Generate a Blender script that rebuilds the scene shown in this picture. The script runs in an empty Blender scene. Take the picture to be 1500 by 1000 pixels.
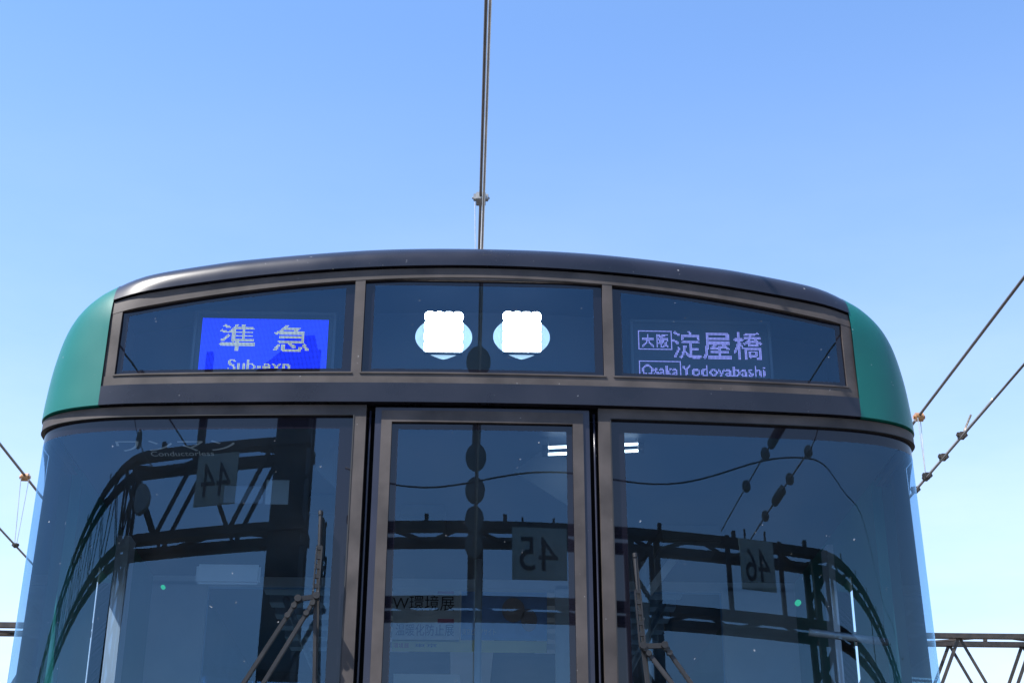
import bpy, bmesh, math, random
import numpy as np
from mathutils import Vector, Matrix
from mathutils.bvhtree import BVHTree
random.seed(7)
scene = bpy.context.scene
COL = scene.collection

# ------------------------------------------------------------------ camera
FPX = 2220.0
PITCH, YAW, ROLL = math.radians(24.2), math.radians(1.79), math.radians(.23)
CAM = np.array([-.045, -4.22, 1.35])
_fw = np.array([math.sin(YAW)*math.cos(PITCH), math.cos(YAW)*math.cos(PITCH), math.sin(PITCH)])
_rt = np.array([math.cos(YAW), -math.sin(YAW), 0.]); _up = np.cross(_rt, _fw)
_r = _rt*math.cos(ROLL)+_up*math.sin(ROLL); _u = _up*math.cos(ROLL)-_rt*math.sin(ROLL)
cd = bpy.data.cameras.new('camera'); cam = bpy.data.objects.new('camera', cd); COL.objects.link(cam)
cd.sensor_width = 36; cd.lens = FPX/1500*36; cd.clip_start = .05; cd.clip_end = 3000
cam.matrix_world = Matrix(((_r[0], _u[0], -_fw[0], CAM[0]), (_r[1], _u[1], -_fw[1], CAM[1]), (_r[2], _u[2], -_fw[2], CAM[2]), (0, 0, 0, 1)))
scene.camera = cam

# ------------------------------------------------------------------ sky, sun, exposure
SUN = Vector((-.49, -.24, .83)).normalized()
w = bpy.data.worlds.new('World'); scene.world = w; w.use_nodes = True
nt = w.node_tree
sky = nt.nodes.new('ShaderNodeTexSky'); sky.sky_type = 'NISHITA'; sky.sun_disc = False
sky.sun_elevation = math.asin(SUN.z); sky.sun_rotation = math.atan2(SUN.x, SUN.y)
sky.altitude = 0; sky.air_density = 1.0; sky.dust_density = .1; sky.ozone_density = 7.2
bg = nt.nodes['Background']; bg.inputs[1].default_value = .15
# pale haze low in the sky, the same all round, with faint wisps
wc = nt.nodes.new('ShaderNodeTexCoord'); sx = nt.nodes.new('ShaderNodeSeparateXYZ'); nt.links.new(wc.outputs['Generated'], sx.inputs[0])
hz = nt.nodes.new('ShaderNodeMapRange'); hz.inputs[1].default_value = .59; hz.inputs[2].default_value = 0; hz.inputs[3].default_value = 0; hz.inputs[4].default_value = 1; nt.links.new(sx.outputs['Z'], hz.inputs[0])
pw = nt.nodes.new('ShaderNodeMath'); pw.operation = 'POWER'; pw.inputs[1].default_value = 1.45; nt.links.new(hz.outputs[0], pw.inputs[0])
wm = nt.nodes.new('ShaderNodeMapping'); wm.inputs['Scale'].default_value = (1, 1, 3.5); nt.links.new(wc.outputs['Generated'], wm.inputs[0])
wn = nt.nodes.new('ShaderNodeTexNoise'); wn.inputs['Scale'].default_value = 3.2; wn.inputs['Detail'].default_value = 7; wn.inputs['Roughness'].default_value = .6; nt.links.new(wm.outputs[0], wn.inputs['Vector'])
wr = nt.nodes.new('ShaderNodeMapRange'); wr.inputs[1].default_value = .3; wr.inputs[2].default_value = .75; wr.inputs[3].default_value = .68; wr.inputs[4].default_value = 1.3; nt.links.new(wn.outputs['Fac'], wr.inputs[0])
mu = nt.nodes.new('ShaderNodeMath'); mu.operation = 'MULTIPLY'; mu.use_clamp = True; nt.links.new(pw.outputs[0], mu.inputs[0]); nt.links.new(wr.outputs[0], mu.inputs[1])
mxw = nt.nodes.new('ShaderNodeMix'); mxw.data_type = 'RGBA'; nt.links.new(mu.outputs[0], mxw.inputs[0]); nt.links.new(sky.outputs[0], mxw.inputs[6]); mxw.inputs[7].default_value = (3.4, 3.75, 3.85, 1)
nt.links.new(mxw.outputs[2], bg.inputs[0])
sd = bpy.data.lights.new('sun', 'SUN'); sd.energy = 4.4; sd.angle = math.radians(.53); sd.color = (1, .95, .88)
so = bpy.data.objects.new('sun', sd); COL.objects.link(so)
so.rotation_euler = SUN.to_track_quat('Z', 'Y').to_euler()
vs = scene.view_settings; vs.view_transform = 'Standard'; vs.look = 'None'; vs.gamma = 1; vs.exposure = 1.15
vs.use_curve_mapping = False

# ------------------------------------------------------------------ pixel helpers (direction only; the distance comes from a plane or surface)
def ray(px, py):
    d = _fw+_r*(px-750)/FPX+_u*(500-py)/FPX
    return d/np.linalg.norm(d)
def at_y(px, py, y):
    d = ray(px, py); return Vector(CAM+d*((y-CAM[1])/d[1]))
def at_x(px, py, x):
    d = ray(px, py); return Vector(CAM+d*((x-CAM[0])/d[0]))

# ------------------------------------------------------------------ front surface of the train
BOW, RAKE, W, R = .044, math.tan(math.radians(2.5)), 1.374, .36
RY, NX = .172, 2.5                     # corner in plan: a quarter superellipse
X1 = W-R
OUT = [(0, 3.618), (.35, 3.610), (.73, 3.578), (.87, 3.560), (1.04, 3.533), (1.163, 3.510), (1.240, 3.480), (1.298, 3.425), (1.336, 3.345), (1.360, 3.23), (1.371, 3.12), (1.374, 3.05)]
def catmull(P, n=12):
    P = [Vector(p).to_2d() if len(p) == 2 else Vector(p) for p in P]
    P = [Vector((-P[1].x, P[1].y))]+P+[Vector((P[-1].x, 2*P[-1].y-P[-2].y))]
    o = []
    for i in range(1, len(P)-2):
        for k in range(n):
            t = k/n; a, b, c, d = P[i-1], P[i], P[i+1], P[i+2]
            o.append(.5*((2*b)+(c-a)*t+(2*a-5*b+4*c-d)*t*t+(3*b-a-3*c+d)*t**3))
    o.append(P[-2]); return o
OUTL = catmull(OUT)
_oa = np.array([(p.x, p.y) for p in OUTL]+[(W, z) for z in np.linspace(3.04, .8, 120)])
def rloc(x): 
    t = min(1, max(0, (x-1.06)/(1.36-1.06))); t = t*t*(3-2*t); return .085+(R-.085)*t
def depth_of(r):
    t = min(1, max(0, (r-.085)/(R-.085))); return r*(1+(RY/R-1)*t)
def dloc(x): return depth_of(rloc(x))
_or = np.array([rloc(p[0]) for p in _oa]); _sg = _oa[1:]-_oa[:-1]; _sl = np.maximum(1e-12, (_sg**2).sum(1))
def Y(x, z):
    ax = abs(x); base = BOW*x*x+RAKE*(z-2.5)
    if z > 3.04:
        q = np.clip(((ax-_oa[:-1, 0])*_sg[:, 0]+(z-_oa[:-1, 1])*_sg[:, 1])/_sl, 0, 1)
        dd = np.hypot(_oa[:-1, 0]+q*_sg[:, 0]-ax, _oa[:-1, 1]+q*_sg[:, 1]-z)
        wgt = np.exp(-(dd-dd.min())/.03); r = float((wgt*_or[:-1]).sum()/wgt.sum()); d = float(dd.min())
    else:
        d = max(0, W-ax); r = R
    e = 2+(NX-2)*min(1, max(0, (r-.085)/(R-.085)))
    s = (1-max(0, 1-((r-d)/r)**e)**(1/e))*depth_of(r) if d < r else 0
    return base+s
def arch_z(x):
    return float(np.interp(abs(x), [p.x for p in OUTL], [p.y for p in OUTL]))
def plan(t, z):                       # t: arc length along the plan curve, wraps round the corner; returns point and outward normal
    s = 1 if t >= 0 else -1; a = abs(t); rk = RAKE*(z-2.5)
    if a <= X1: x = a; y = BOW*x*x; n = Vector((2*BOW*a, -1, 0))
    else:
        ph = (a-X1)/R
        if ph < math.pi/2:
            q = math.sin(ph)**(2/NX); x = X1+R*q; y = BOW*x*x+RY*(1-math.cos(ph)**(2/NX)); sl = 2*BOW*x+RY/R*q**(NX-1)*max(1e-9, 1-q**NX)**(1/NX-1); n = Vector((sl, -1, 0))
        else:
            x = W; y = BOW*W*W+RY+(a-X1-R*math.pi/2); n = Vector((1, 0, 0))
    n = n.normalized(); n.z = RAKE*.9
    return Vector((s*x, y+rk, z)), Vector((s*n.x, n.y, n.z)).normalized()

# ------------------------------------------------------------------ materials
MATS = {}
def node_mat(name):
    m = bpy.data.materials.new(name); m.use_nodes = True; MATS[name] = m
    return m, m.node_tree, m.node_tree.nodes['Principled BSDF']
def paint(name, col, rough=.4, metal=0., var=.15, specks=0., nscale=6., coat=0., bump=0., spec=.5, streak=False, col2=None):
    m, t, b = node_mat(name); N, L = t.nodes.new, t.links.new
    tc = N('ShaderNodeTexCoord'); mp = N('ShaderNodeMapping'); L(tc.outputs['Object'], mp.inputs[0])
    if streak: mp.inputs['Scale'].default_value = (3, 3, .35)
    no = N('ShaderNodeTexNoise'); no.inputs['Scale'].default_value = nscale; no.inputs['Detail'].default_value = 6; no.inputs['Roughness'].default_value = .5
    L(mp.outputs[0], no.inputs['Vector'])
    cr = N('ShaderNodeValToRGB'); cr.color_ramp.elements[0].position = .3; cr.color_ramp.elements[1].position = .7
    c2 = col2 or [min(1, c*(1+var)) for c in col]
    cr.color_ramp.elements[0].color = (*[c*(1-var) for c in col], 1); cr.color_ramp.elements[1].color = (*c2, 1)
    L(no.outputs['Fac'], cr.inputs[0]); out = cr.outputs[0]
    if specks:
        vo = N('ShaderNodeTexNoise'); vo.inputs['Scale'].default_value = 75; vo.inputs['Detail'].default_value = 1.5; L(tc.outputs['Object'], vo.inputs['Vector'])
        mr = N('ShaderNodeMapRange'); mr.inputs[1].default_value = .755; mr.inputs[2].default_value = .80; mr.inputs[3].default_value = 0; mr.inputs[4].default_value = specks
        L(vo.outputs['Fac'], mr.inputs[0]); mx = N('ShaderNodeMix'); mx.data_type = 'RGBA'; L(mr.outputs[0], mx.inputs[0]); L(out, mx.inputs[6]); mx.inputs[7].default_value = (.6, .6, .6, 1); out = mx.outputs[2]
    L(out, b.inputs['Base Color'])
    rr = N('ShaderNodeMapRange'); rr.inputs[3].default_value = max(.02, rough-.1); rr.inputs[4].default_value = rough+.1; L(no.outputs['Fac'], rr.inputs[0]); L(rr.outputs[0], b.inputs['Roughness'])
    b.inputs['Metallic'].default_value = metal; b.inputs['Specular IOR Level'].default_value = spec
    b.inputs['Coat Weight'].default_value = coat; b.inputs['Coat Roughness'].default_value = .12
    if bump:
        bp = N('ShaderNodeBump'); bp.inputs['Strength'].default_value = bump; bp.inputs['Distance'].default_value = .004; L(no.outputs['Fac'], bp.inputs['Height']); L(bp.outputs[0], b.inputs['Normal'])
    return m
def emit(name, col, s):
    m, t, b = node_mat(name); b.inputs['Base Color'].default_value = (*[c*.3 for c in col], 1); b.inputs['Emission Color'].default_value = (*col, 1); b.inputs['Emission Strength'].default_value = s
    return m
def glass_mat(name, r0, tint, rtint, specks=.3):
    m = bpy.data.materials.new(name); m.use_nodes = True; MATS[name] = m; t = m.node_tree; t.nodes.clear(); N, L = t.nodes.new, t.links.new
    o = N('ShaderNodeOutputMaterial'); tr = N('ShaderNodeBsdfTransparent'); tr.inputs[0].default_value = (*tint, 1)
    gl = N('ShaderNodeBsdfGlossy'); gl.inputs['Roughness'].default_value = .0; gl.inputs[0].default_value = (*rtint, 1)
    lw = N('ShaderNodeLayerWeight'); lw.inputs[0].default_value = .5
    pw = N('ShaderNodeMath'); pw.operation = 'POWER'; L(lw.outputs['Facing'], pw.inputs[0]); pw.inputs[1].default_value = 4.5
    ma = N('ShaderNodeMath'); ma.operation = 'MULTIPLY_ADD'; L(pw.outputs[0], ma.inputs[0]); ma.inputs[1].default_value = 1-r0; ma.inputs[2].default_value = r0
    mx = N('ShaderNodeMixShader'); L(ma.outputs[0], mx.inputs[0]); L(tr.outputs[0], mx.inputs[1]); L(gl.outputs[0], mx.inputs[2])
    df = N('ShaderNodeBsdfDiffuse'); df.inputs[0].default_value = (.75, .77, .8, 1)
    tc = N('ShaderNodeTexCoord'); no = N('ShaderNodeTexNoise'); no.inputs['Scale'].default_value = 70; no.inputs['Detail'].default_value = 1.5; L(tc.outputs['Object'], no.inputs['Vector'])
    mr = N('ShaderNodeMapRange'); mr.inputs[1].default_value = .765; mr.inputs[2].default_value = .82; mr.inputs[3].default_value = 0; mr.inputs[4].default_value = specks; L(no.outputs['Fac'], mr.inputs[0])
    # a thin even film of dust that catches the sun
    n2 = N('ShaderNodeTexNoise'); n2.inputs['Scale'].default_value = 5; n2.inputs['Detail'].default_value = 5; L(tc.outputs['Object'], n2.inputs['Vector'])
    m2 = N('ShaderNodeMapRange'); m2.inputs[1].default_value = .35; m2.inputs[2].default_value = .75; m2.inputs[3].default_value = .0; m2.inputs[4].default_value = .006; L(n2.outputs['Fac'], m2.inputs[0])
    ad = N('ShaderNodeMath'); ad.operation = 'ADD'; ad.use_clamp = True; L(mr.outputs[0], ad.inputs[0]); L(m2.outputs[0], ad.inputs[1])
    m3 = N('ShaderNodeMixShader'); L(ad.outputs[0], m3.inputs[0]); L(mx.outputs[0], m3.inputs[1]); L(df.outputs[0], m3.inputs[2]); L(m3.outputs[0], o.inputs[0])
    return m
paint('dark', (.013, .013, .020), .29, .0, .3, .3, 5, coat=.15, bump=.1, spec=.4)
paint('green', (.004, .122, .100), .38, 0, .08, .35, 4, coat=.08, spec=.35)
paint('frame', (.060, .051, .049), .6, 0, .38, .3, 9, bump=.3, spec=.3)
paint('seal', (.012, .012, .014), .6, 0, .2)
paint('gap', (.004, .004, .005), .8, 0, .1, spec=.1)
paint('doorpaint', (.020, .021, .038), .35, .1, .15, .2, coat=.1)
m, t, b = node_mat('frit'); b.inputs['Base Color'].default_value = (.008, .008, .014, 1); b.inputs['Roughness'].default_value = .015; b.inputs['IOR'].default_value = 1.5
glass_mat('glass', .088, (.66, .82, .96), (.46, .75, 1.0))
paint('navy', (.010, .018, .032), .5, 0, .1)
paint('notice', (.14, .16, .16), .7)
paint('cabwall', (.34, .40, .47), .5, 0, .06)
paint('cabdark', (.04, .05, .06), .5, 0, .1)
paint('ceiling', (.045, .058, .08), .6, 0, .06)
paint('steel', (.045, .044, .043), .6, .3, .35, 0, 8, bump=.4, col2=(.07, .055, .045))
paint('galv', (.34, .34, .33), .5, .5, .2, 0, 10, bump=.2)
paint('wire', (.16, .14, .13), .45, .6, .2)
paint('wirelight', (.55, .5, .45), .35, .8, .2)
paint('porcelain', (.42, .22, .10), .3, 0, .3, 0, 20)
paint('insulator', (.16, .17, .16), .35, 0, .2)
paint('wiper', (.020, .020, .022), .5, .3, .2, .3, 20)
paint('rubber', (.015, .015, .016), .5)
paint('signplate', (.48, .50, .45), .5, 0, .1)
paint('signdigit', (.012, .012, .012), .5)
paint('white', (.5, .52, .54), .5, 0, .05)
paint('paper', (.78, .80, .80), .7, 0, .04)
paint('bluepaper', (.22, .40, .75), .6, 0, .2)
paint('yellowpaper', (.80, .78, .38), .6, 0, .05)
paint('ink', (.012, .014, .02), .7); paint('inkblue', (.06, .12, .30), .7); paint('inkpink', (.55, .16, .25), .7)
paint('skin', (.36, .30, .30), .7, 0, .3)
paint('ballast', (.12, .11, .10), .95, 0, .5, 0, 40, bump=1.)
paint('rail', (.22, .17, .14), .4, .8, .3)
paint('sleeper', (.30, .29, .27), .9, 0, .2)
paint('lens', (.22, .33, .42), .15, 0, .05, coat=1)
MATS['lens'].node_tree.nodes['Principled BSDF'].inputs['Emission Color'].default_value = (.62, .78, .90, 1)
MATS['lens'].node_tree.nodes['Principled BSDF'].inputs['Emission Strength'].default_value = .5
emit('greenlamp', (.02, .5, .2), .45); emit('headlamp', (1, 1, 1), 14); emit('tube', (.85, .95, 1), 3.0)
emit('ledblue', (.012, .035, 1.0), 1.15); emit('ledtext', (.85, .84, .78), .62); emit('ledwhite', (.46, .40, 1.0), .62)
paint('ledpanel', (.006, .007, .010), .5)

# ------------------------------------------------------------------ mesh builders
class MB:
    def __init__(s): s.v = []; s.f = []; s.mi = []
    def add(s, vs, fs, mi=0):
        o = len(s.v); s.v += [tuple(v) for v in vs]; s.f += [tuple(i+o for i in f) for f in fs]; s.mi += [mi]*len(fs)
    def grid(s, fn, nu, nv, mi=0):
        vs = [fn(i/nu, j/nv) for j in range(nv+1) for i in range(nu+1)]
        s.add(vs, [(j*(nu+1)+i, j*(nu+1)+i+1, (j+1)*(nu+1)+i+1, (j+1)*(nu+1)+i) for j in range(nv) for i in range(nu)], mi)
    def box(s, a, b, mi=0):
        x0, y0, z0 = a; x1, y1, z1 = b
        s.add([(x0, y0, z0), (x1, y0, z0), (x1, y1, z0), (x0, y1, z0), (x0, y0, z1), (x1, y0, z1), (x1, y1, z1), (x0, y1, z1)],
              [(0, 3, 2, 1), (4, 5, 6, 7), (0, 1, 5, 4), (1, 2, 6, 5), (2, 3, 7, 6), (3, 0, 4, 7)], mi)
    def beam(s, p, q, wd, ht, mi=0, up=(0, 0, 1)):
        p, q = Vector(p), Vector(q); d = (q-p).normalized(); u = Vector(up)
        if abs(d.dot(u)) > .98: u = Vector((0, 1, 0))
        a = d.cross(u).normalized()*wd/2; c = a.cross(d).normalized()*ht/2
        s.add([p-a-c, p+a-c, p+a+c, p-a+c, q-a-c, q+a-c, q+a+c, q-a+c], [(0, 1, 2, 3), (7, 6, 5, 4), (0, 4, 5, 1), (1, 5, 6, 2), (2, 6, 7, 3), (3, 7, 4, 0)], mi)
    def tube(s, pts, r, n=8, mi=0, cap=True):
        pts = [Vector(p) for p in pts]; rr = r if hasattr(r, '__len__') else [r]*len(pts); rings = []
        for i, p in enumerate(pts):
            d = (pts[min(i+1, len(pts)-1)]-pts[max(i-1, 0)]).normalized(); u = Vector((0, 0, 1)) if abs(d.z) < .9 else Vector((1, 0, 0))
            a = d.cross(u).normalized(); c = a.cross(d)
            rings.append([p+(a*math.cos(2*math.pi*k/n)+c*math.sin(2*math.pi*k/n))*rr[i] for k in range(n)])
        vs = [v for g in rings for v in g]; fs = [(i*n+k, i*n+(k+1) % n, (i+1)*n+(k+1) % n, (i+1)*n+k) for i in range(len(pts)-1) for k in range(n)]
        if cap: fs += [tuple(range(n))[::-1], tuple((len(pts)-1)*n+k for k in range(n))]
        s.add(vs, fs, mi)
    def build(s, name, mats, parent=None, smooth=False, bevel=0):
        me = bpy.data.meshes.new(name); me.from_pydata(s.v, [], s.f); me.update()
        for mn in ([mats] if isinstance(mats, str) else mats): me.materials.append(MATS[mn])
        me.polygons.foreach_set('material_index', s.mi)
        bm = bmesh.new(); bm.from_mesh(me); bmesh.ops.remove_doubles(bm, verts=bm.verts, dist=1e-5); bmesh.ops.recalc_face_normals(bm, faces=bm.faces)
        if bevel: bmesh.ops.bevel(bm, geom=bm.edges[:], offset=bevel, segments=2, affect='EDGES', clamp_overlap=True)
        bm.to_mesh(me); bm.free()
        if smooth:
            for p in me.polygons: p.use_smooth = True
            if smooth != 'all':
                me.set_sharp_from_angle(angle=math.radians(35))
        o = bpy.data.objects.new(name, me); COL.objects.link(o)
        if parent: o.parent = parent
        return o
def thing(name, label, cat, group=None, loc=(0, 0, 0)):
    o = bpy.data.objects.new(name, None); COL.objects.link(o); o.location = loc; o.empty_display_size = .2
    return tag(o, label, cat, group)
def tag(o, label, cat, group=None):
    o['label'] = label; o['category'] = cat
    if group: o['group'] = group
    return o
def structure(o): o['kind'] = 'structure'; return o
def text_mesh(body, size, bold=0.):
    c = bpy.data.curves.new('lettering', 'FONT'); c.body = body; c.size = size; c.resolution_u = 4; c.offset = bold
    o = bpy.data.objects.new('lettering', c); COL.objects.link(o); dg = bpy.context.evaluated_depsgraph_get()
    m = bpy.data.meshes.new_from_object(o.evaluated_get(dg)); bpy.data.objects.remove(o); bpy.data.curves.remove(c)
    return [v.co.copy() for v in m.vertices], [tuple(p.vertices) for p in m.polygons]
def text_fit(body, origin, ux, uz, bold=0.):
    """lettering stretched to the parallelogram origin + ux (reading direction) + uz (up)"""
    v, f = text_mesh(body, 1., bold); x0 = min(p.x for p in v); x1 = max(p.x for p in v); y0 = min(p.y for p in v); y1 = max(p.y for p in v)
    mb = MB(); mb.add([Vector(origin)+Vector(ux)*((p.x-x0)/(x1-x0))+Vector(uz)*((p.y-y0)/(y1-y0)) for p in v], f); return mb

# ------------------------------------------------------------------ ground and tracks
mb = MB(); mb.grid(lambda u, v: (-1500+3000*u, -1500+3000*v, -.45), 2, 2); structure(mb.build('ground', 'ballast'))
tracks = {44: -3.8, 45: 0., 46: 3.45}
for tx in tracks.values():
    for s in (-1, 1):
        mb = MB(); x = tx+s*.7175
        mb.box((x-.032, -60, -.03), (x+.032, 60, 0)); mb.box((x-.009, -60, -.12), (x+.009, 60, -.03)); mb.box((x-.06, -60, -.15), (x+.06, 60, -.12))
        structure(mb.build('rail', 'rail'))
# ------------------------------------------------------------------ train
train = thing('commuter_train', 'green and dark grey commuter train front with lit headlights and destination displays', 'train', loc=(0, 0, 0))
# shell: sides and roof run back from the outline
mb = MB()
half = [(W, .95)]+[(W, 1.75)]
prof = [(-p.x, p.y) for p in OUTL[::-1]]+[(p.x, p.y) for p in OUTL[1:]]
ys = [Y(x, z) if abs(x) < W-.001 else BOW*W*W+RY+RAKE*(z-2.5) for x, z in prof]
ry = [BOW*x*x+RAKE*(z-2.5)+dloc(abs(x)) for x, z in prof]
n = len(prof); vs = []
for k in range(n): vs.append((prof[k][0], ry[k], prof[k][1]))
for k in range(n): vs.append((prof[k][0], 9., prof[k][1]))
mb.add(vs, [(k, k+1, n+k+1, n+k) for k in range(n-1)])
for k in range(n-1): mb.mi[k] = 1 if abs(prof[k][0]) > 1.163 and abs(prof[k+1][0]) > 1.163 else 0
mb.build('roof_shell', ['dark', 'green'], train, smooth='all')
for s in (-1, 1):
    mb = MB(); x0, x1 = (W-.05, W) if s > 0 else (-W, -W+.05)
    mb.box((x0, .62, .95), (x1, 9, 1.95)); mb.box((x0, .62, 2.8), (x1, 9, 3.05))
    for ya, yb in ((.62, .98), (1.2, 2.35), (3.6, 3.9), (5.1, 5.5), (6.8, 7.1), (8.5, 9)): mb.box((x0, ya, 1.95), (x1, yb, 2.8))
    mb.build('side_wall', 'green', train)
mb = MB(); mb.box((-1.33, .6, .95), (1.33, 9, 1.15)); mb.build('floor_pan', 'cabdark', train)
mb = MB(); mb.box((-1.32, 8.9, 1.15), (1.33, 8.98, 3.4)); mb.build('end_wall', 'cabwall', train)
# lower front panel, out of the frame
mb = MB(); mb.grid(lambda u, v: plan((u*2-1)*1.62, .75+1.12*v)[0], 60, 6); mb.build('front_panel', 'dark', train, smooth='all')
# roof edge above the windows
def zf(x): return 3.515-.078*x*x
XG = 1.163
mb = MB()
def roofedge(u, v):
    x = (u*2-1)*XG; zt, zb = arch_z(x), zf(x)+.006; q = 1-math.cos(v*math.pi/2); z = zt-(zt-zb)*q
    y = Y(x, z) if v > 0 else BOW*x*x+RAKE*(zt-2.5)+dloc(abs(x))
    return (x, y-.016*min(1, v*1.5), z)
mb.grid(roofedge, 80, 12)
mb.grid(lambda u, v: ((u*2-1)*XG, roofedge(u, 1)[1]+.05*v, zf((u*2-1)*XG)+.006), 80, 1)
mb.build('roof_edge', 'dark', train, smooth=True)
# green corners
for s in (-1, 1):
    oc = [p for p in OUTL if p.x >= XG-1e-6]; K = len(oc)-1
    mb = MB()
    def cornerfn(u, v, s=s, oc=oc, K=K):
        f = v*K; i = min(int(f), K-1); P = oc[i].lerp(oc[i+1], f-i)
        zi = oc[0].y+(3.05-oc[0].y)*v; q = 1-math.cos(u*math.pi/2)
        x = P.x+(XG-P.x)*q; z = P.y+(zi-P.y)*q
        if u == 0: y = BOW*x*x+RAKE*(z-2.5)+dloc(x)
        else: y = Y(x, z)
        return (s*x, y-.012*min(1, u*2), z)
    mb.grid(cornerfn, 24, K)
    mb.grid(lambda u, v: tuple(Vector(cornerfn(u, 1))+Vector((-s*.035*v, .03*v, 0))), 24, 1)
    mb.build('corner_panel', 'green', train, smooth=True)
# patches on the face: fn(u,v)->(x,z); off = proud of the surface, skirt runs back
def patch(mb, fn, nu, nv, off, skirt=.02, mi=0):
    def P(u, v, o=off): x, z = fn(u, v); return Vector((x, Y(x, z)-o, z))
    mb.grid(lambda u, v: P(u, v), nu, nv, mi)
    if skirt:
        for e in (lambda u: (u, 0), lambda u: (u, 1)): mb.grid(lambda u, v: P(*e(u))+Vector((0, skirt*v, 0)), nu, 1, mi)
        for e in (lambda u: (0, u), lambda u: (1, u)): mb.grid(lambda u, v: P(*e(u))+Vector((0, skirt*v, 0)), nv, 1, mi)
def rect(x0, x1, z0, z1):
    g = lambda q, x: q(x) if callable(q) else q
    return lambda u, v: (x0+(x1-x0)*u, g(z0, x0+(x1-x0)*u)*(1-v)+g(z1, x0+(x1-x0)*u)*v)
mb = MB(); patch(mb, rect(-XG, XG, 3.05, 3.113), 80, 3, .012, .04); mb.build('fascia_band', 'dark', train, smooth=True)
# upper window frame
zg = lambda x: 3.482-.088*x*x if abs(x) > .386 else 3.475
zc = lambda x: 3.463-.088*x*x if abs(x) > .386 else 3.457
FR = .006
mb = MB()
patch(mb, rect(-XG, XG, lambda x: 3.482-.088*x*x, zf), 80, 2, FR, .05)
patch(mb, rect(-XG, XG, 3.114, 3.147), 80, 2, FR+.001, .05)
for a_, b_ in ((-XG, -1.126), (-.402, -.371), (.371, .402), (1.130, XG)): patch(mb, rect(a_, b_, 3.147, lambda x: 3.482-.088*x*x), 3, 8, FR-.001, .05)
patch(mb, rect(-.371, .371, 3.4755, lambda x: 3.4822-.088*x*x), 20, 1, FR-.002, .03)
fr = mb.build('window_frame', 'frame', train, smooth=True)
# a thin bright bead under each pane
for a_, b_ in ((-1.13, -.398), (-.375, .375), (.398, 1.134)):
    mb = MB(); patch(mb, rect(a_, b_, 3.1455, 3.1505), 30, 1, FR+.004, .012); mb.build('sill_bead', 'frame', fr, smooth=True)
panes = [(-1.126, -.402, -1.105, -.431), (-.371, .371, -.341, .343), (.402, 1.130, .430, 1.110)]
for a_, b_, ca, cb in panes:
    mb = MB(); O = -.008
    def gp(fn, nu, nv, mi): mb.grid(lambda u, v: (lambda x, z: Vector((x, BOW*x*x+RAKE*(z-2.5)-O, z)))(*fn(u, v)), nu, nv, mi)
    gp(rect(ca, cb, 3.168, zc), 30, 10, 0)
    gp(rect(a_, ca, 3.147, zg), 2, 10, 1); gp(rect(cb, b_, 3.147, zg), 2, 10, 1)
    gp(rect(ca, cb, 3.147, 3.168), 30, 1, 1); gp(rect(ca, cb, zc, zg), 30, 1, 1)
    mb.build('upper_window', ['glass', 'frit'], train, smooth='all')
# housing behind the upper windows
mb = MB(); HX = 1.15
mb.grid(lambda u, v: ((u*2-1)*HX, .34, 3.07+(zf((u*2-1)*HX)-.012-3.07)*v), 40, 1); mb.grid(lambda u, v: ((u*2-1)*HX, .07+.27*v+BOW*((u*2-1)*HX)**2*(1-v), zf((u*2-1)*HX)-.012), 40, 1)
mb.grid(lambda u, v: ((u*2-1)*HX, .06+.28*v+BOW*((u*2-1)*HX)**2*(1-v), 3.075), 40, 1)
for x in (-HX, -.39, .385, HX-.012):
    y0 = .07+BOW*x*x; zt = zf(x)-.014; mb.box((x, y0, 3.076), (x+.012, .338, zt))
mb.build('display_housing', 'navy', train)
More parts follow.
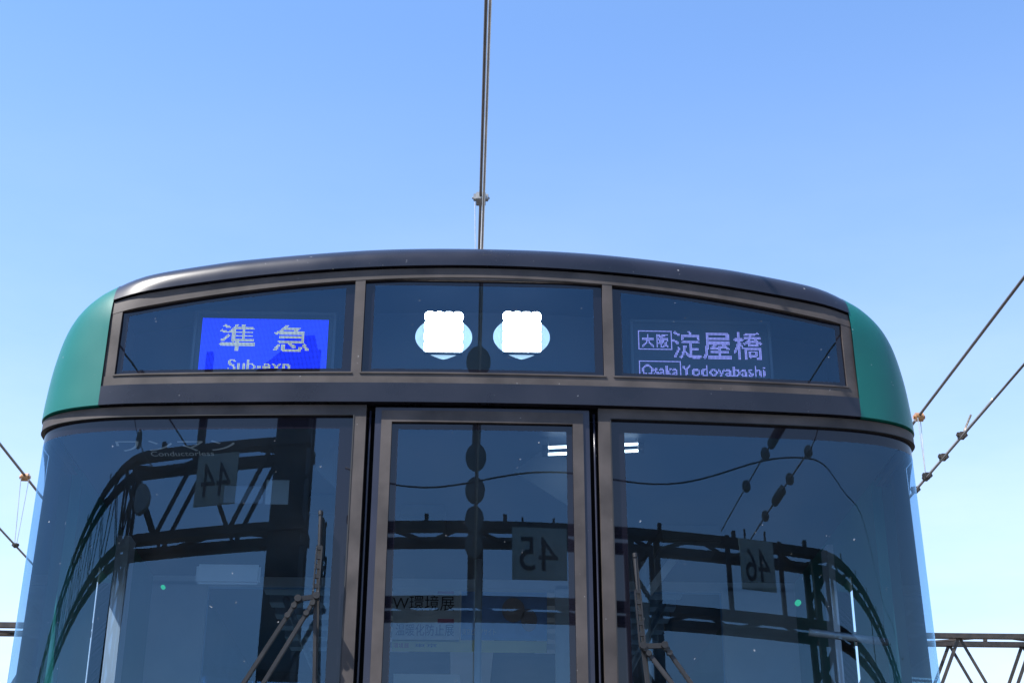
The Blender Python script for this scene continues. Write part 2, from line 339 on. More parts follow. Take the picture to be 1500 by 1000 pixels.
# ---- LED destination displays
def raster(items, pitch, org, nx, nz):
    """items: (text, x0, x1, z0, z1) in dot units -> set of lit dots"""
    lit = set()
    for body, x0, x1, z0, z1 in items:
        v, f = text_mesh(body, 1.); ax = min(p.x for p in v); bx = max(p.x for p in v); az = min(p.y for p in v); bz = max(p.y for p in v)
        T = BVHTree.FromPolygons([((p.x-ax)/(bx-ax)*(x1-x0)+x0, (p.y-az)/(bz-az)*(z1-z0)+z0, 0) for p in v], f)
        for i in range(int(x0)-1, int(x1)+2):
            for k in range(int(z0)-1, int(z1)+2):
                c = sum(T.ray_cast(Vector((i+.2+.3*(q % 3), k+.2+.3*(q//3), 1)), Vector((0, 0, -1)))[0] is not None for q in range(9))
                if c >= 3: lit.add((i, k))
    return lit
def display(px0, px1, pytop, nx, nz, items, boxes, mats, full, label):
    yd = .17; A = at_y(px0, pytop, yd); B = at_y(px1, pytop+(0 if full else 4), yd); pitch = (B.x-A.x)/nx; z1 = (A.z+B.z)/2; z0 = z1-nz*pitch
    mb = MB(); mb.box((A.x-.02, yd+.004, z0-.02), (B.x+.02, yd+.06, z1+.022))
    d = mb.build('destination_display', 'ledpanel', train); d['label'] = label
    mb = MB()
    for a, b in (((A.x-.024, yd-.004, z1+.016), (B.x+.024, yd+.02, z1+.024)), ((A.x-.024, yd-.004, z0-.024), (A.x-.016, yd+.02, z1+.016)), ((B.x+.016, yd-.004, z0-.024), (B.x+.024, yd+.02, z1+.016))): mb.box(a, b)
    mb.build('display_bezel', 'cabdark', d)
    lit = raster(items, pitch, A, nx, nz)
    for x0, x1, k0, k1 in boxes:
        for i in range(x0, x1+1): lit.add((i, k0)); lit.add((i, k1))
        for k in range(k0, k1+1): lit.add((x0, k)); lit.add((x1, k))
    mb = MB(); h = pitch*.32
    for i in range(nx):
        for k in range(nz):
            on = (i, k) in lit
            if not on and not full: continue
            x = A.x+(i+.5)*pitch; z = z0+(k+.5)*pitch
            mb.add([(x-h, yd, z-h), (x+h, yd, z-h), (x+h, yd, z+h), (x-h, yd, z+h)], [(0, 1, 2, 3)], 1 if (on and full) else 0)
    o = mb.build('led_dots', mats, d); o['kind'] = 'stuff'
display(297, 482, 467, 96, 48, [('準', 14, 41, 21, 43), ('急', 55, 82, 21, 43), ('Sub-exp', 22, 69, 2, 14)], [], ['ledblue', 'ledtext'], True, 'blue LED display showing the train type')
display(934, 1117, 478, 96, 46, [('大阪', 2.5, 23.5, 29, 40), ('淀屋橋', 26, 95, 20, 43), ('Osaka', 2.5, 29.5, 6, 14.5), ('Yodoyabashi', 32, 95.5, 3.5, 14.5)], [(0, 25, 27, 42), (0, 31, 2, 17)], ['ledwhite'], False, 'LED display showing the destination')
# ---- headlights
for hx, hpx in ((-1, 650), (1, 764)):
    c = at_y(hpx, 493, .15)
    h = MB(); ring = []
    wl, hl = .090, .078
    for k in range(48):
        t = 2*math.pi*k/48; cx, cz = math.cos(t), math.sin(t); ring.append((c.x+wl*math.copysign(abs(cx)**1.25, cx), .152, c.z+hl*math.copysign(abs(cz)**.95, cz)*(1-.12*abs(cx))))
    h.add(ring+[(c.x, .140, c.z)], [(k, (k+1) % 48, 48) for k in range(48)])
    root = h.build('headlight', 'lens', train, smooth='all'); root['label'] = 'lit white headlight'
    h = MB()
    h.box((c.x-.060, .120, c.z-.068), (c.x+.060, .139, c.z+.058)); h.build('lamp_body', 'cabdark', root)
    for i in range(4):
        for k in range(4):
            h = MB(); x = c.x+(i-1.5)*.0290; z = c.z-.049+k*.0345; rr = .0172
            pts = [(x+rr*1.0*math.copysign(min(1, abs(math.cos(t))*(1.25 if k < 3 else 1.05)), math.cos(t)), .117, z+rr*math.copysign(min(1, abs(math.sin(t))*(1.25 if k < 3 else 1.12)), math.sin(t))) for t in [2*math.pi*q/16 for q in range(16)]]
            h.add(pts+[(x, .112, z)], [(q, (q+1) % 16, 16) for q in range(16)]); h.build('led_cell', 'headlamp', root)
# ---- windscreens
TE = X1+R*math.pi/2+.36
TC = X1+R*math.pi/2+.05
def ws(mb, s, t0, t1, z0, z1, nu, nv, off, skirt=0, mi=0):
    g = lambda q, t: q(t) if callable(q) else q
    def P(u, v, e=0):
        t = t0+(t1-t0)*u; z = g(z0, t)*(1-v)+g(z1, t)*v; p, n = plan(s*t, z); return p+n*(off-e)
    mb.grid(P, nu, nv, mi)
    if skirt:
        for e in (lambda u: (u, 0), lambda u: (u, 1)): mb.grid(lambda u, v: P(*e(u), skirt*v), nu, 1, mi)
        for e in (lambda u: (0, u), lambda u: (1, u)): mb.grid(lambda u, v: P(*e(u), skirt*v), nv, 1, mi)
ZB = 1.90
for s in (-1, 1):
    root = MB(); O = -.014
    ws(root, s, .428, TC, ZB+.05, 2.972, 90, 24, O, 0, 0)
    ws(root, s, .386, .428, ZB, 3.014, 3, 24, O, 0, 1); ws(root, s, TC, TE, ZB, 3.014, 40, 24, O, 0, 1)
    ws(root, s, .428, TC, 2.972, 3.014, 90, 1, O, 0, 1); ws(root, s, .428, TC, ZB, ZB+.05, 90, 1, O, 0, 1)
    g = root.build('windscreen', ['glass', 'frit'], train, smooth='all')
    # rounded inner corner of the printed border
    mb = MB(); rr = .12; cs, cz = TC-rr, 2.972-rr; vs = []
    for k in range(13):
        an = math.pi/2*k/12
        for q in range(5):
            a0 = Vector((cs+rr*math.cos(an), cz+rr*math.sin(an))); co = Vector((TC, cz+rr*math.tan(an) if an < math.pi/4 else 2.972)) if an <= math.pi/4 else Vector((cs+rr/math.tan(an), 2.972))
            pp = a0.lerp(co, q/4); p, nn = plan(s*pp.x, pp.y); vs.append(p+nn*(O+.0012))
    mb.add(vs, [(k*5+q, k*5+q+1, (k+1)*5+q+1, (k+1)*5+q) for k in range(12) for q in range(4)]); mb.build('border_corner', 'frit', g, smooth='all')
    mb = MB(); ws(mb, s, .349, TE, 3.013, 3.0455, 110, 2, -.003, .03); ws(mb, s, .349, .386, ZB-.03, 3.013, 2, 24, -.003, .03); ws(mb, s, .349, TE, ZB-.03, ZB, 100, 1, -.003, .03)
    mb.build('windscreen_frame', 'frame', g, smooth=True)
    mb = MB(); ws(mb, s, .384, .3875, ZB, 3.0135, 1, 24, -.0015, .012); ws(mb, s, .3875, TE, 3.0115, 3.0135, 100, 1, -.0015, .012); mb.build('rubber_seal', 'seal', g, smooth=True)
# dark strip behind the shadow gap under the fascia
mb = MB(); mb.grid(lambda u, v: (lambda p, n: p-n*.036)(*plan((u*2-1)*TE, 3.03+.04*v)), 120, 1); mb.build('gap_strip', 'gap', train, smooth='all')
# ---- centre door
door = MB()
def dp(fn, nu, nv, off, skirt=0, mi=0, m=door): 
    def P(u, v, e=0): x, z = fn(u, v); return Vector((x, BOW*x*x+RAKE*(z-2.5)-off+e, z))
    m.grid(P, nu, nv, mi)
    if skirt:
        for e in (lambda u: (u, 0), lambda u: (u, 1)): m.grid(lambda u, v: P(*e(u), skirt*v), nu, 1, mi)
        for e in (lambda u: (0, u), lambda u: (1, u)): m.grid(lambda u, v: P(*e(u), skirt*v), nv, 1, mi)
DZ = 1.2
for x0, x1 in ((-.322, -.303), (.303, .322)): dp(rect(x0, x1, DZ, 3.040), 1, 20, -.010, .05)
dp(rect(-.303, .303, 3.029, 3.040), 12, 1, -.010, .05); dp(rect(-.303, .303, DZ, 1.88), 12, 6, -.010, .05)
droot = door.build('cab_door', 'doorpaint', train, smooth=True)
mb = MB()
for x0, x1 in ((-.303, -.2715), (.2715, .303)): dp(rect(x0, x1, 1.88, 3.029), 2, 20, -.006, .03, 0, mb)
dp(rect(-.2715, .2715, 2.9925, 3.029), 12, 2, -.006, .03, 0, mb); dp(rect(-.2715, .2715, 1.88, 1.91), 12, 1, -.006, .03, 0, mb)
mb.build('door_window_frame', 'frame', droot, smooth=True)
mb = MB(); O = -.016
dp(rect(-.2515, .2525, 1.93, 2.9705), 12, 20, O, 0, 0, mb)
for x0, x1 in ((-.2715, -.2515), (.2525, .2715)): dp(rect(x0, x1, 1.91, 2.9925), 1, 20, O, 0, 1, mb)
dp(rect(-.2515, .2525, 2.9705, 2.9925), 12, 1, O, 0, 1, mb); dp(rect(-.2515, .2525, 1.91, 1.93), 12, 1, O, 0, 1, mb)
mb.build('door_window', ['glass', 'frit'], droot, smooth='all')
mb = MB()
for x0, x1 in ((-.352, -.318), (.318, .352)): dp(rect(x0, x1, DZ, 3.05), 2, 20, -.055, 0, 0, mb)
dp(rect(-.352, .352, 3.036, 3.056), 12, 1, -.055, 0, 0, mb); mb.build('door_gap', 'gap', train)
mb = MB()
for s in (-1, 1): mb.tube([(s*.337, RAKE*(z-2.5)+.022, z) for z in np.linspace(DZ, 3.03, 12)], .0035, 8)
mb.build('door_seal', 'doorpaint', droot, smooth='all')
# ---- wipers
def on(px, py, off):
    d = ray(px, py); t = 4.
    for _ in range(30):
        P = CAM+d*t; t -= (P[1]-(BOW*P[0]**2+RAKE*(P[2]-2.5)-off))/d[1]
    return Vector(CAM+d*t)
def wiper(tip, blk0, blk1, piv, low, cross, armA, armB, label):
    root = MB(); o = .035
    T, b0, b1, Pv, Lw = on(*tip, o), on(*blk0, o), on(*blk1, o), on(*piv, o+.012), on(*low, o)
    root.tube([T, b0], .0045, 8); root.tube([T+(T-b0).normalized()*.0, T-(T-b0).normalized()*.012], .007, 8)
    r = root.build('wiper', 'wiper', train, smooth=True); r['label'] = label
    mb = MB(); d = (b1-b0)
    for e in (-1, 1): mb.beam(b0+Vector((e*.0075, 0, 0)), b1+Vector((e*.0075, 0, 0)), .004, .010, up=(0, 1, 0))
    for q in np.linspace(0, 1, 6): mb.box(b0+d*q-Vector((.009, .004, .006)), b0+d*q+Vector((.009, .004, .006)))
    mb.build('blade_holder', 'wiper', r)
    mb = MB(); mb.beam(b1, Lw, .009, .012, up=(0, 1, 0)); mb.build('blade_spine', 'wiper', r)
    mb = MB(); mb.beam(on(tip[0], tip[1]+4, .008), on(low[0], low[1], .008), .010, .022, up=(0, 1, 0)); mb.build('blade', 'rubber', r)
    Cr = on(*cross, o+.02)
    mb = MB(); mb.beam(Pv, Cr, .014, .008, up=(0, 1, 0)); mb.build('link_bar', 'wiper', r)
    for st, en in ((Cr, armA), (Pv, armB)):
        E = on(*en, o+.03); E2 = st+(E-st)*2.2; mb = MB(); mb.beam(st, E2, .013, .009, up=(0, 1, 0)); a_ = mb.build('arm', 'wiper', r, bevel=.002)
        for q in (.08, .2):
            mb = MB(); p = st+(E-st)*q; mb.tube([p+Vector((0, -.010, 0)), p+Vector((0, .006, 0))], .008, 10); mb.build('bolt', 'rubber', a_)
    for p in (Pv, Cr):
        mb = MB(); mb.tube([p+Vector((0, -.016, 0)), p+Vector((0, .012, 0))], .010, 12); mb.build('pivot', 'wiper', r, smooth=True)
wiper((470, 748), (468, 802), (462, 872), (464, 873), (459, 1080), (437, 877), (357, 1000), (386, 1000), 'wiper on the windscreen under the blue display')
wiper((930, 810), (934, 866), (941, 944), (942, 946), (957, 1080), (973, 945), (1012, 1000), (984, 1000), 'wiper on the windscreen under the destination display')
# ---- cab and saloon inside
mb = MB()
for zz in (3.022, 3.04): mb.grid(lambda u, v: (lambda p, n: (p-n*.05).lerp(Vector((max(-1.33, min(1.33, p.x)), 1.95, zz)), v))(*plan((u*2-1)*(TE-.02), zz)), 80, 6)
mb.build('cab_ceiling', 'ceiling', train, smooth=True)
mb = MB(); mb.box((-1.32, 1.95, 3.28), (1.32, 8.9, 3.33)); mb.build('saloon_ceiling', 'ceiling', train)
part = MB()
for x0, x1 in ((-1.33, -1.10), (-.46, -.36), (.33, .43), (1.02, 1.33)): part.box((x0, 1.90, 1.15), (x1, 1.96, 3.0))
part.box((-1.33, 1.90, 2.985), (1.33, 1.955, 3.28)); part.box((-1.33, 1.9, 1.15), (-.36, 1.955, 2.2)); part.box((.33, 1.9, 1.15), (1.33, 1.955, 2.2))
pt = part.build('cab_partition', 'cabwall', train)
for x0, x1 in ((-1.10, -.46), (.43, 1.02)):
    mb = MB(); mb.box((x0, 1.925, 2.2), (x1, 1.93, 2.985)); mb.build('partition_window', 'glass', pt)
for k in range(9):                        # ceiling slats of the saloon
    mb = MB(); y = 2.15+k*.24; mb.box((-1.0, y, 3.225), (-.35, y+.10, 3.262)); mb.build('ceiling_slat', 'white', train)
for k in range(9):
    mb = MB(); y = 2.15+k*.24; mb.box((.35, y, 3.225), (1.0, y+.10, 3.262)); mb.build('ceiling_slat', 'white', train)
mb = MB(); mb.box((-.12, 2.1, 3.24), (.12, 8.8, 3.27)); mb.build('saloon_light', 'white', train)
for s in (-1, 1):
    mb = MB(); mb.tube([(s*.8, 2.1, 2.98), (s*.8, 8.6, 2.98)], .016, 10); mb.build('grab_rail', 'galv', train, smooth='all')
# sun visor, monitor, side cabinets
p = at_y(335, 842, .9); mb = MB(); mb.box((p.x-.11, .88, p.z-.035), (p.x+.11, .90, p.z+.035)); mb.build('sun_visor', 'cabwall', train, bevel=.008)
p = at_y(1055, 646, .35); mb = MB(); mb.box((p.x-.022, .34, p.z-.03), (p.x+.022, .40, p.z+.03)); cmr = mb.build('cab_camera', 'rubber', train, bevel=.004)
for px, wd in ((160, .10), (1232, .07)):
    p = at_y(px, 880, 1.2); mb = MB(); mb.box((p.x-wd/2, 1.2, 1.3), (p.x+wd/2, 1.3, 2.98)); mb.build('cab_pillar', 'cabwall', train)
mb = MB(); mb.tube([at_y(1185, 925, .5), at_y(1300, 940, .5)], .012, 10); mb.build('grab_handle', 'galv', train, smooth='all')
for px, py, wd, ht, yy in ((620, 700, .16, .05, .9), (1010, 720, .22, .06, 1.1), (480, 690, .12, .07, .8)):
    p = at_y(px, py, yy); mb = MB(); mb.box((p.x-wd/2, yy, 3.015-ht), (p.x+wd/2, yy+.25, 3.018)); mb.build('ceiling_unit', 'cabdark', train, bevel=.006)
for px in (905, 948, 700):
    p = at_y(px, 940, 1.6); mb = MB(); mb.tube([(p.x, 1.6, 1.2), (p.x, 1.6, 3.02)], .015, 10); mb.build('stanchion', 'cabwall', train, smooth='all')
p0, p1 = at_y(950, 868, 1.5), at_y(1000, 800, 1.5); mb = MB(); mb.beam(p0, p1, .03, .03); mb.build('blind_bracket', 'cabwall', train)
# little strip lamp with two tubes and round ends
A, B = at_y(797, 660, .22), at_y(940, 655, .22)
lp = MB(); lp.beam(A+Vector((.012, 0, .058)), B+Vector((-.012, 0, .058)), .02, .012); lp = lp.build('strip_lamp', 'cabdark', train)
for p in (A, B):
    e = 1 if p is A else -1; mb = MB(); mb.tube([p+Vector((-.006*e, 0, 0)), p+Vector((.012*e, 0, 0))], .019, 20); mb.build('end_cap', 'rubber', lp, smooth=True)
for dz in (-.011, .011):
    mb = MB(); mb.tube([A+Vector((.01, 0, dz)), B+Vector((-.01, 0, dz))], .0045, 8); mb.build('tube', 'tube', lp, smooth='all')
for p in (A, B):
    mb = MB(); mb.tube([p+Vector((.012 if p is A else -.012, 0, .0)), p+Vector((.012 if p is A else -.012, 0, .06))], .003, 6); mb.build('stem', 'galv', lp)
# lettering inside the left windscreen: a sign lying almost flat under the cab ceiling
o0, o1 = at_y(173, 661, .14), at_y(346, 660, .14)
up = Vector((0, -.055, .014))
sg = text_fit('ワンマン', o0, o1-o0, up).build('crew_sign', 'white', train); sg['label'] = 'white one-person crew lettering inside the windscreen'
o0, o1 = at_y(222, 668, .135), at_y(314, 667, .135); text_fit('Conductorless', o0, o1-o0, up*.45).build('small_lettering', 'white', sg)
# notice sheets on the glass (left screen)
for x0, x1, y0, y1, mt in ((388, 424, 703, 738, 'notice'), (327, 386, 712, 736, 'cabdark')):
    a_, c_ = at_y(x0, y1, .20), at_y(x1, y0, .20); mb = MB(); mb.box((a_.x, .20, a_.z), (c_.x, .203, c_.z)); mb.build('notice_sheet', mt, train)
# door arrow sticker
def flat_poly(name, pxs, y, mt, parent, th=.002):
    vs = [at_y(x, yy, y) for x, yy in pxs]; n = len(vs); mb = MB(); mb.add(vs+[v+Vector((0, th, 0)) for v in vs], [tuple(range(n)), tuple(range(2*n-1, n-1, -1))]+[(k, (k+1) % n, n+(k+1) % n, n+k) for k in range(n)]); return mb.build(name, mt, parent)
flat_poly('caution_sticker', [(752, 690), (800, 655), (832, 672), (832, 740)], .35, 'cabdark', train)
flat_poly('caution_sticker', [(461, 686), (490, 650), (492, 715)], .25, 'cabdark', train)
for px, py, yy, r_ in ((1170, 881, .9, .010), (238, 858, .9, .007)):
    p = at_y(px, py, yy); mb = MB(); mb.tube([p, p+Vector((0, .006, 0)), p+Vector((0, .02, 0))], [r_*.6, r_, r_], 14); mb.build('indicator_lamp', 'greenlamp', train, smooth=True)
# hanging posters just behind the cab
def poster(name, x0, y0, x1, y1, yy, mt, label, items):
    a_, c_ = at_y(x0, y1, yy), at_y(x1, y0, yy); mb = MB(); mb.box((a_.x, yy, a_.z), (c_.x, yy+.004, c_.z)); o = mb.build(name, mt); tag(o, label, 'poster', 'posters hanging inside the train')
    for body, tx0, ty0, tx1, ty1, tm in items:
        q0, q1 = at_y(tx0, ty1, yy-.003), at_y(tx1, ty0, yy-.003); text_fit(body, q0, (q1.x-q0.x, 0, 0), (0, 0, q1.z-q0.z)).build('lettering', tm, o)
    return o
pw = poster('hanging_poster', 574, 854, 674, 938, 2.3, 'paper', 'white poster with dark characters hanging inside the train', [('W環境展', 575, 872, 666, 893, 'ink'), ('温暖化防止展', 579, 914, 665, 930, 'inkblue')])
for x0, y0, x1, y1 in ((641, 863, 665, 869), (641, 906, 665, 912)):
    a_, c_ = at_y(x0, y1, 2.297), at_y(x1, y0, 2.297); mb = MB(); mb.box((a_.x, 2.296, a_.z), (c_.x, 2.299, c_.z)); mb.build('printed_tag', 'inkpink', pw)
pb = poster('hanging_poster', 675, 854, 801, 936, 2.3, 'bluepaper', 'blue poster with pale faces hanging inside the train', [('東京ビッグサイト', 677, 920, 726, 929, 'paper')])
for px, py, rx, ry in ((752, 893, .05, .055), (775, 908, .035, .05)):
    c = at_y(px, py, 2.297); mb = MB(); mb.add([(c.x+rx*math.cos(t), 2.296, c.z+ry*math.sin(t)) for t in [2*math.pi*q/20 for q in range(20)]], [tuple(range(20))]); mb.build('printed_face', 'skin', pb)
py_ = poster('poster_strip', 574, 938.5, 801, 953, 2.3, 'yellowpaper', 'pale yellow strip hanging under the white and blue posters', [('環境展', 576, 941, 599, 948, 'inkpink'), ('東京', 607, 942, 640, 947, 'inkblue')])
p2 = poster('hanging_poster', 574, 987, 674, 1060, 2.3, 'paper', 'second white poster hanging below the yellow strip', [])

# ------------------------------------------------------------------ overhead wires
def clampset(mb_parent, p, name='clamp', mat='galv', s=1.):
    mb = MB(); mb.box(p-Vector((.022, .035, .018))*s, p+Vector((.022, .035, .018))*s); mb.box(p+Vector((-.034, -.012, -.008))*s, p+Vector((.034, .012, .022))*s); mb.tube([p+Vector((-.04, 0, .004))*s, p+Vector((.04, 0, .004))*s], .007*s, 8)
    return mb.build(name, mat, mb_parent, bevel=.003)
def line_wire(name, x, z, y0, y1, r, mat, parent, sag=0., dx=0.):
    mb = MB(); pts = [(x+dx*((y-y0)/(y1-y0)-.5), y, z-sag*(1-((2*(y-y0)/(y1-y0)-1)**2))) for y in np.linspace(y0, y1, 24)]; mb.tube(pts, r, 8); return mb.build(name, mat, parent, smooth='all')
# track 45, right above the train
oh = thing('overhead_line', 'overhead contact and messenger wires running straight above the train roof', 'wire', 'overhead lines along the tracks')
line_wire('contact_wire', .016, 5.0, -10.4, 60, .007, 'wirelight', oh); line_wire('messenger_wire', .008, 5.62, -10.4, 60, .0085, 'wire', oh)
yc = at_x(705, 292, .02); yy = 3.5
p = Vector((.010, 3.31, 5.62)); clampset(oh, p, 'clamp', 'galv', 1.25)
for e in (-1, 1): mb = MB(); mb.tube([p+Vector((e*.022-.012, 0, 0)), Vector((.010-.012+e*.008, 3.31, 5.0))], .0025, 6); mb.build('dropper', 'wirelight', oh)
for y in (-4.6, 12, 20.): 
    mb = MB(); mb.tube([(.018, y, 5.62), (.01, y, 5.0)], .003, 6); mb.build('dropper', 'wire', oh)
# neighbour tracks seen beside the train
def side_line(x, zc_, zm, drops, label, hard):
    o = thing('overhead_line', label, 'wire', 'overhead lines along the tracks', loc=(0, 0, 0))
    line_wire('messenger_wire', x, zm, 2.5, 60, .011, 'wire', o); line_wire('contact_wire', x, zc_, 2.5, 60, .0085, 'wire', o)
    for y in drops:
        c = Vector((x, y, zm)); mb = MB(); mb.tube([c+Vector((-.03, 0, -.01)), c+Vector((.03, 0, -.01))], .035, 12); mb.tube([c+Vector((-.045, 0, -.01)), c+Vector((.045, 0, -.01))], .016, 10); mb.build('hanger_clamp', 'porcelain', o, smooth=True)
        for e in (-1, 1): mb = MB(); mb.tube([c+Vector((e*.022, e*.04, -.03)), Vector((x+e*.004, y+e*.012, zc_))], .0032, 6); mb.build('dropper', 'wirelight', o)
        clampset(o, Vector((x, y, zc_)), 'clamp', 'steel', .8)
    return o
side_line(-3.8, 4.97, 5.58, [8.15, 14.5, 21, 27], 'overhead wires with orange hanger clamp over the track under sign 44', False)
o46 = side_line(3.45, 5.14, 5.65, [6.62, 12.4, 18.5, 25], 'doubled overhead wires with clamps over the track under sign 46', True)
line_wire('second_contact_wire', 3.475, 5.175, 5.1, 7.6, .0085, 'wirelight', o46)
for y in (5.75, 6.2, 6.62, 6.95):
    p = Vector((3.463, y, 5.16)); clampset(o46, p, 'splice_clamp', 'steel', 1.05)
mb = MB(); mb.tube([(3.463, 5.74, 5.16), (3.50, 5.62, 5.27)], .008, 8); mb.build('wire_end', 'wirelight', o46)

# ------------------------------------------------------------------ gantries
def gantry(label, x0, x1, y, zt, zb, dep, posts, lace, pitch=.9, chord=.085, tint='steel', struts=(), deckplates=False, pw=.42):
    g = thing('line_gantry', label, 'gantry', 'lattice gantries across the tracks', loc=(0, 0, 0))
    for yy in (y, y-dep):
        for z in (zt, zb):
            mb = MB(); mb.beam((x0, yy, z), (x1, yy, z), chord, chord*1.1); mb.beam((x0, yy, z-chord*.5), (x1, yy, z-chord*.5), chord*1.5, .014); mb.build('chord', tint, g)
    n = max(2, int(round((x1-x0)/pitch))); st = (x1-x0)/n
    for k in range(n):                                            # flat lacing in top and bottom planes
        xa, xb = x0+k*st, x0+(k+1)*st
        for z in (zt, zb):
            mb = MB(); a_, b_ = ((xa, y, z), (xb, y-dep, z)) if k % 2 else ((xa, y-dep, z), (xb, y, z)); mb.beam(a_, b_, .05, .03); mb.build('lacing_bar', tint, g)
        if lace:
            for yy in (y-.012, y-dep+.012):
                mb = MB(); xm = (xa+xb)/2
                mb.beam((xa, yy, zb), (xm, yy, zt), .055, .028, up=(0, 1, 0)); mb.build('brace', tint, g)
                mb = MB(); mb.beam((xm, yy+.03, zt), (xb, yy+.03, zb), .045, .028, up=(0, 1, 0)); mb.build('brace', tint, g)
        if k % 2 == 0:
            mb = MB(); mb.box((xa-.03, y-.03, zt+.05), (xa+.03, y+.03, zt+.13)); mb.build('bolt_lug', tint, g)
    for xs, wd in struts:
        mb = MB(); mb.beam((xs, y+.05, zb-.05), (xs, y+.05, zt+.05), wd, .06, up=(0, 1, 0)); mb.build('strut', tint, g)
    for px_ in posts:                                             # lattice legs
        for ex in (-1, 1):
            for ey in (0, 1):
                mb = MB(); mb.beam((px_+ex*pw/2, y-.04-ey*(dep-.08), -.4), (px_+ex*pw/2, y-.04-ey*(dep-.08), zt-.03), .09, .09); mb.build('leg', tint, g)
        z = -.2; k = 0
        while z < zt:
            for yy in (y, y-dep):
                mb = MB(); mb.beam((px_-(pw/2)*(1 if k % 2 else -1), yy, z), (px_+(pw/2)*(1 if k % 2 else -1), yy, z+.45), .06, .02, up=(0, 1, 0)); mb.build('leg_brace', tint, g)
            z += .45; k += 1
    return g
gantry('steel gantry of paired chords behind the camera carrying signs 45 and 46', -2.0, 46., -10.5, 6.97, 6.16, .45, (2.72, 5.85, 13.5, 21.5, 33.), False, .62, struts=((.03, .24), (4.1, .07), (5.0, .06), (9.4, .07), (17.3, .07)))
gA = gantry('tall braced steel gantry behind the camera carrying the sign 44', -46., -2.45, -9.3, 7.42, 6.52, .4, (-5.55, -13.2, -21.5, -33.), True, 1.15)
mb = MB(); mb.box((-2.98, -9.72, -.4), (-2.50, -9.28, 8.6)); mb.build('mast', 'steel', gA)
mb = MB(); mb.tube([(-2.40, -9.25, -.3), (-2.40, -9.25, 8.4)], .022, 8); mb.build('conduit', 'steel', gA)
mb = MB(); mb.beam((-4.15, -9.28, 7.4), (-4.15, -9.28, 8.5), .10, .10); mb.build('stub_pole', 'steel', gA)
mb = MB(); mb.beam((-2.9, -9.3, 8.42), (-3.75, -9.3, 7.95), .09, .12); mb.build('bracket_arm', 'steel', gA)
for z in (5.6, 6.3, 7.0, 7.7):
    mb = MB(); mb.box((-2.5, -9.27, z), (-2.38, -9.23, z+.03)); mb.build('conduit_bracket', 'steel', gA)
# distant gantry behind the train
gantry('rusty lattice gantry crossing all the tracks far behind the train', -22, 26, 22., 7.46, 6.1, .6, (-13, 13.5), True, 1.3, .075)
# signs hung from the gantries (their faces look at the train)
def number_sign(num, x0, x1, z0, z1, y, label, rz=0):
    cx = (x0+x1)/2; root = thing('number_sign', label, 'sign', 'track number signs', loc=(cx, y, z0)); w2 = (x1-x0)/2; h = z1-z0
    mb = MB(); mb.box((-w2, -.01, 0), (w2, .01, h)); mb.build('plate', 'signplate', root)
    t_ = text_fit(num, (w2*.72, .013, h*.16), (-w2*1.44, 0, 0), (0, 0, h*.66)); t_.build('digits', 'signdigit', root)
    for e in (-1, 1): mb = MB(); mb.box((e*w2*.6-.015, -.03, h-.02), (e*w2*.6+.015, -.012, h+.12)); mb.build('bracket', 'steel', root)
    root.rotation_euler.z = rz; return root
number_sign('45', .60, 1.42, 6.36, 6.92, -10.38, 'square grey sign reading 45 hung beside the wide gantry strut')
number_sign('46', 4.28, 4.86, 6.42, 6.98, -10.38, 'square grey sign reading 46 hung under the two anchor wires')
number_sign('44', -4.08, -3.46, 6.70, 7.24, -9.06, 'grey sign reading 44 hung on the braced gantry')
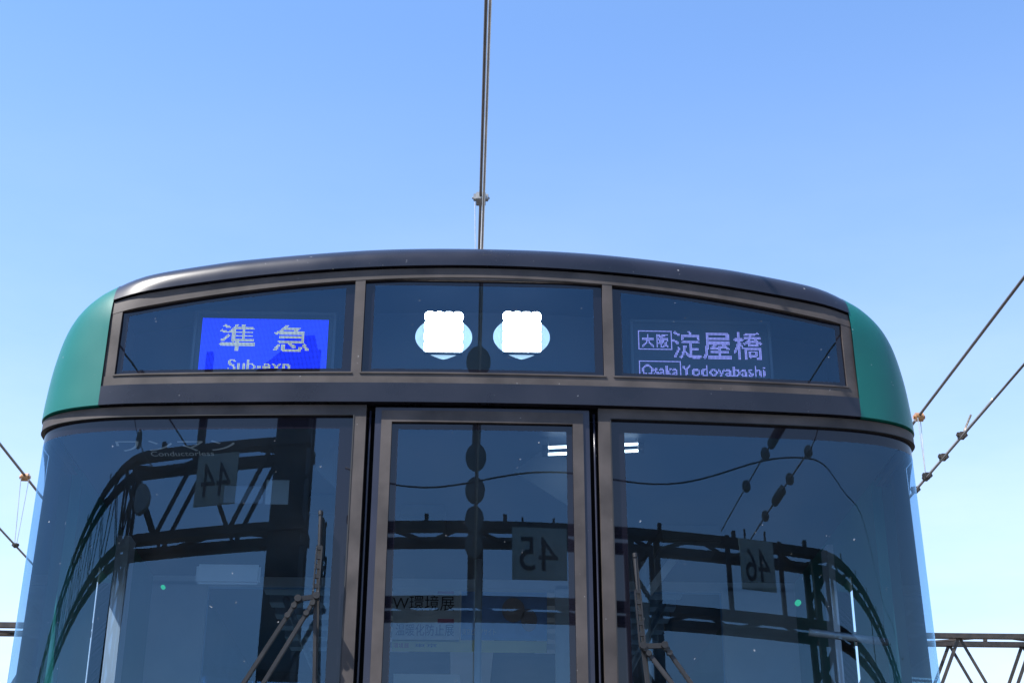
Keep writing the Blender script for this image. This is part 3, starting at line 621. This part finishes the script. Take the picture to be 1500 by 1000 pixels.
# anchored wires with disc insulators, strung from the gantry towards the train
def disc_chain(pts, discs, label, wr=.008, disc_r=.105, ribs=None):
    o = thing('anchor_wire', label, 'wire', 'anchor wires with insulators', loc=(0, 0, 0))
    pts = [Vector(p) for p in pts]; mb = MB(); mb.tube(pts, wr, 8); mb.build('wire', 'wire', o)
    d = (pts[-1]-pts[0]).normalized(); L = (pts[-1]-pts[0]).length
    for q in discs:
        c = pts[0]+d*q; mb = MB(); mb.tube([c-d*.03, c-d*.012, c+d*.012, c+d*.05], [.03, disc_r, disc_r*.92, .03], 20); mb.build('insulator_disc', 'insulator', o, smooth=True)
    if ribs:
        a_, b_ = ribs; n_ = 9; prof_ = []; rr = []
        for k in range(n_):
            q = a_+(b_-a_)*k/(n_-1); prof_ += [pts[0]+d*(q-.02), pts[0]+d*q, pts[0]+d*(q+.012)]; rr += [.018, .055, .02]
        mb = MB(); mb.tube(prof_, rr, 14); mb.build('ribbed_insulator', 'insulator', o)
    return o
disc_chain([(.05, 1.5, 6.62), (0., -10.45, 6.7)], [7.9, 9.7, 10.45, 11.15, 11.85], 'anchor wire with a row of disc insulators ending at the gantry strut', .009, .14, (8.9, 9.4))
disc_chain([(3.45, 2.5, 5.65), (4.0, -10.4, 7.05)], [10.4, 11.4], 'anchor wire with disc insulators over the track beside sign 46', .008, .065, (9.5, 10.1))
disc_chain([(3.45, 2.5, 5.14), (4.5, -10.4, 7.0)], [9.8, 10.7, 12.1], 'anchor wire with stacked discs ending above sign 46', .010, .06, (11.1, 11.5))
disc_chain([(-3.8, 2.5, 5.58), (-4.25, -9.3, 7.35)], [10.1], 'anchor wire with one disc over the track beside sign 44', .009, .12, (9.4, 9.8))
disc_chain([(-3.8, 2.5, 4.97), (-4.9, -9.3, 7.3)], [10.9], 'anchor wire rising to the braced gantry beside the hanging disc lamp', .009, .10)
mb = MB(); mb.tube([(-5.0, -9.2, 7.15), (-4.98, -9.15, 6.9)], .012, 8); dsc = mb.build('hanging_lamp', 'steel'); tag(dsc, 'round disc lamp hanging from the braced gantry', 'lamp')
mb = MB(); mb.tube([(-4.98, -9.22, 6.9), (-4.98, -9.14, 6.9)], .16, 24); mb.build('lamp_disc', 'galv', dsc, smooth=True)
# slack feeder cable across the yard
pts = [(x, -8.6+.05*math.sin(x), 6.9-.28*math.cos((x-.5)*.55)+.10*math.sin(x*1.7)) for x in np.linspace(-1.8, 14.8, 90)]
mb = MB(); mb.tube(pts, .009, 8); tag(mb.build('feeder_cable', 'rubber', smooth='all'), 'slack black cable strung between the gantry legs', 'cable')
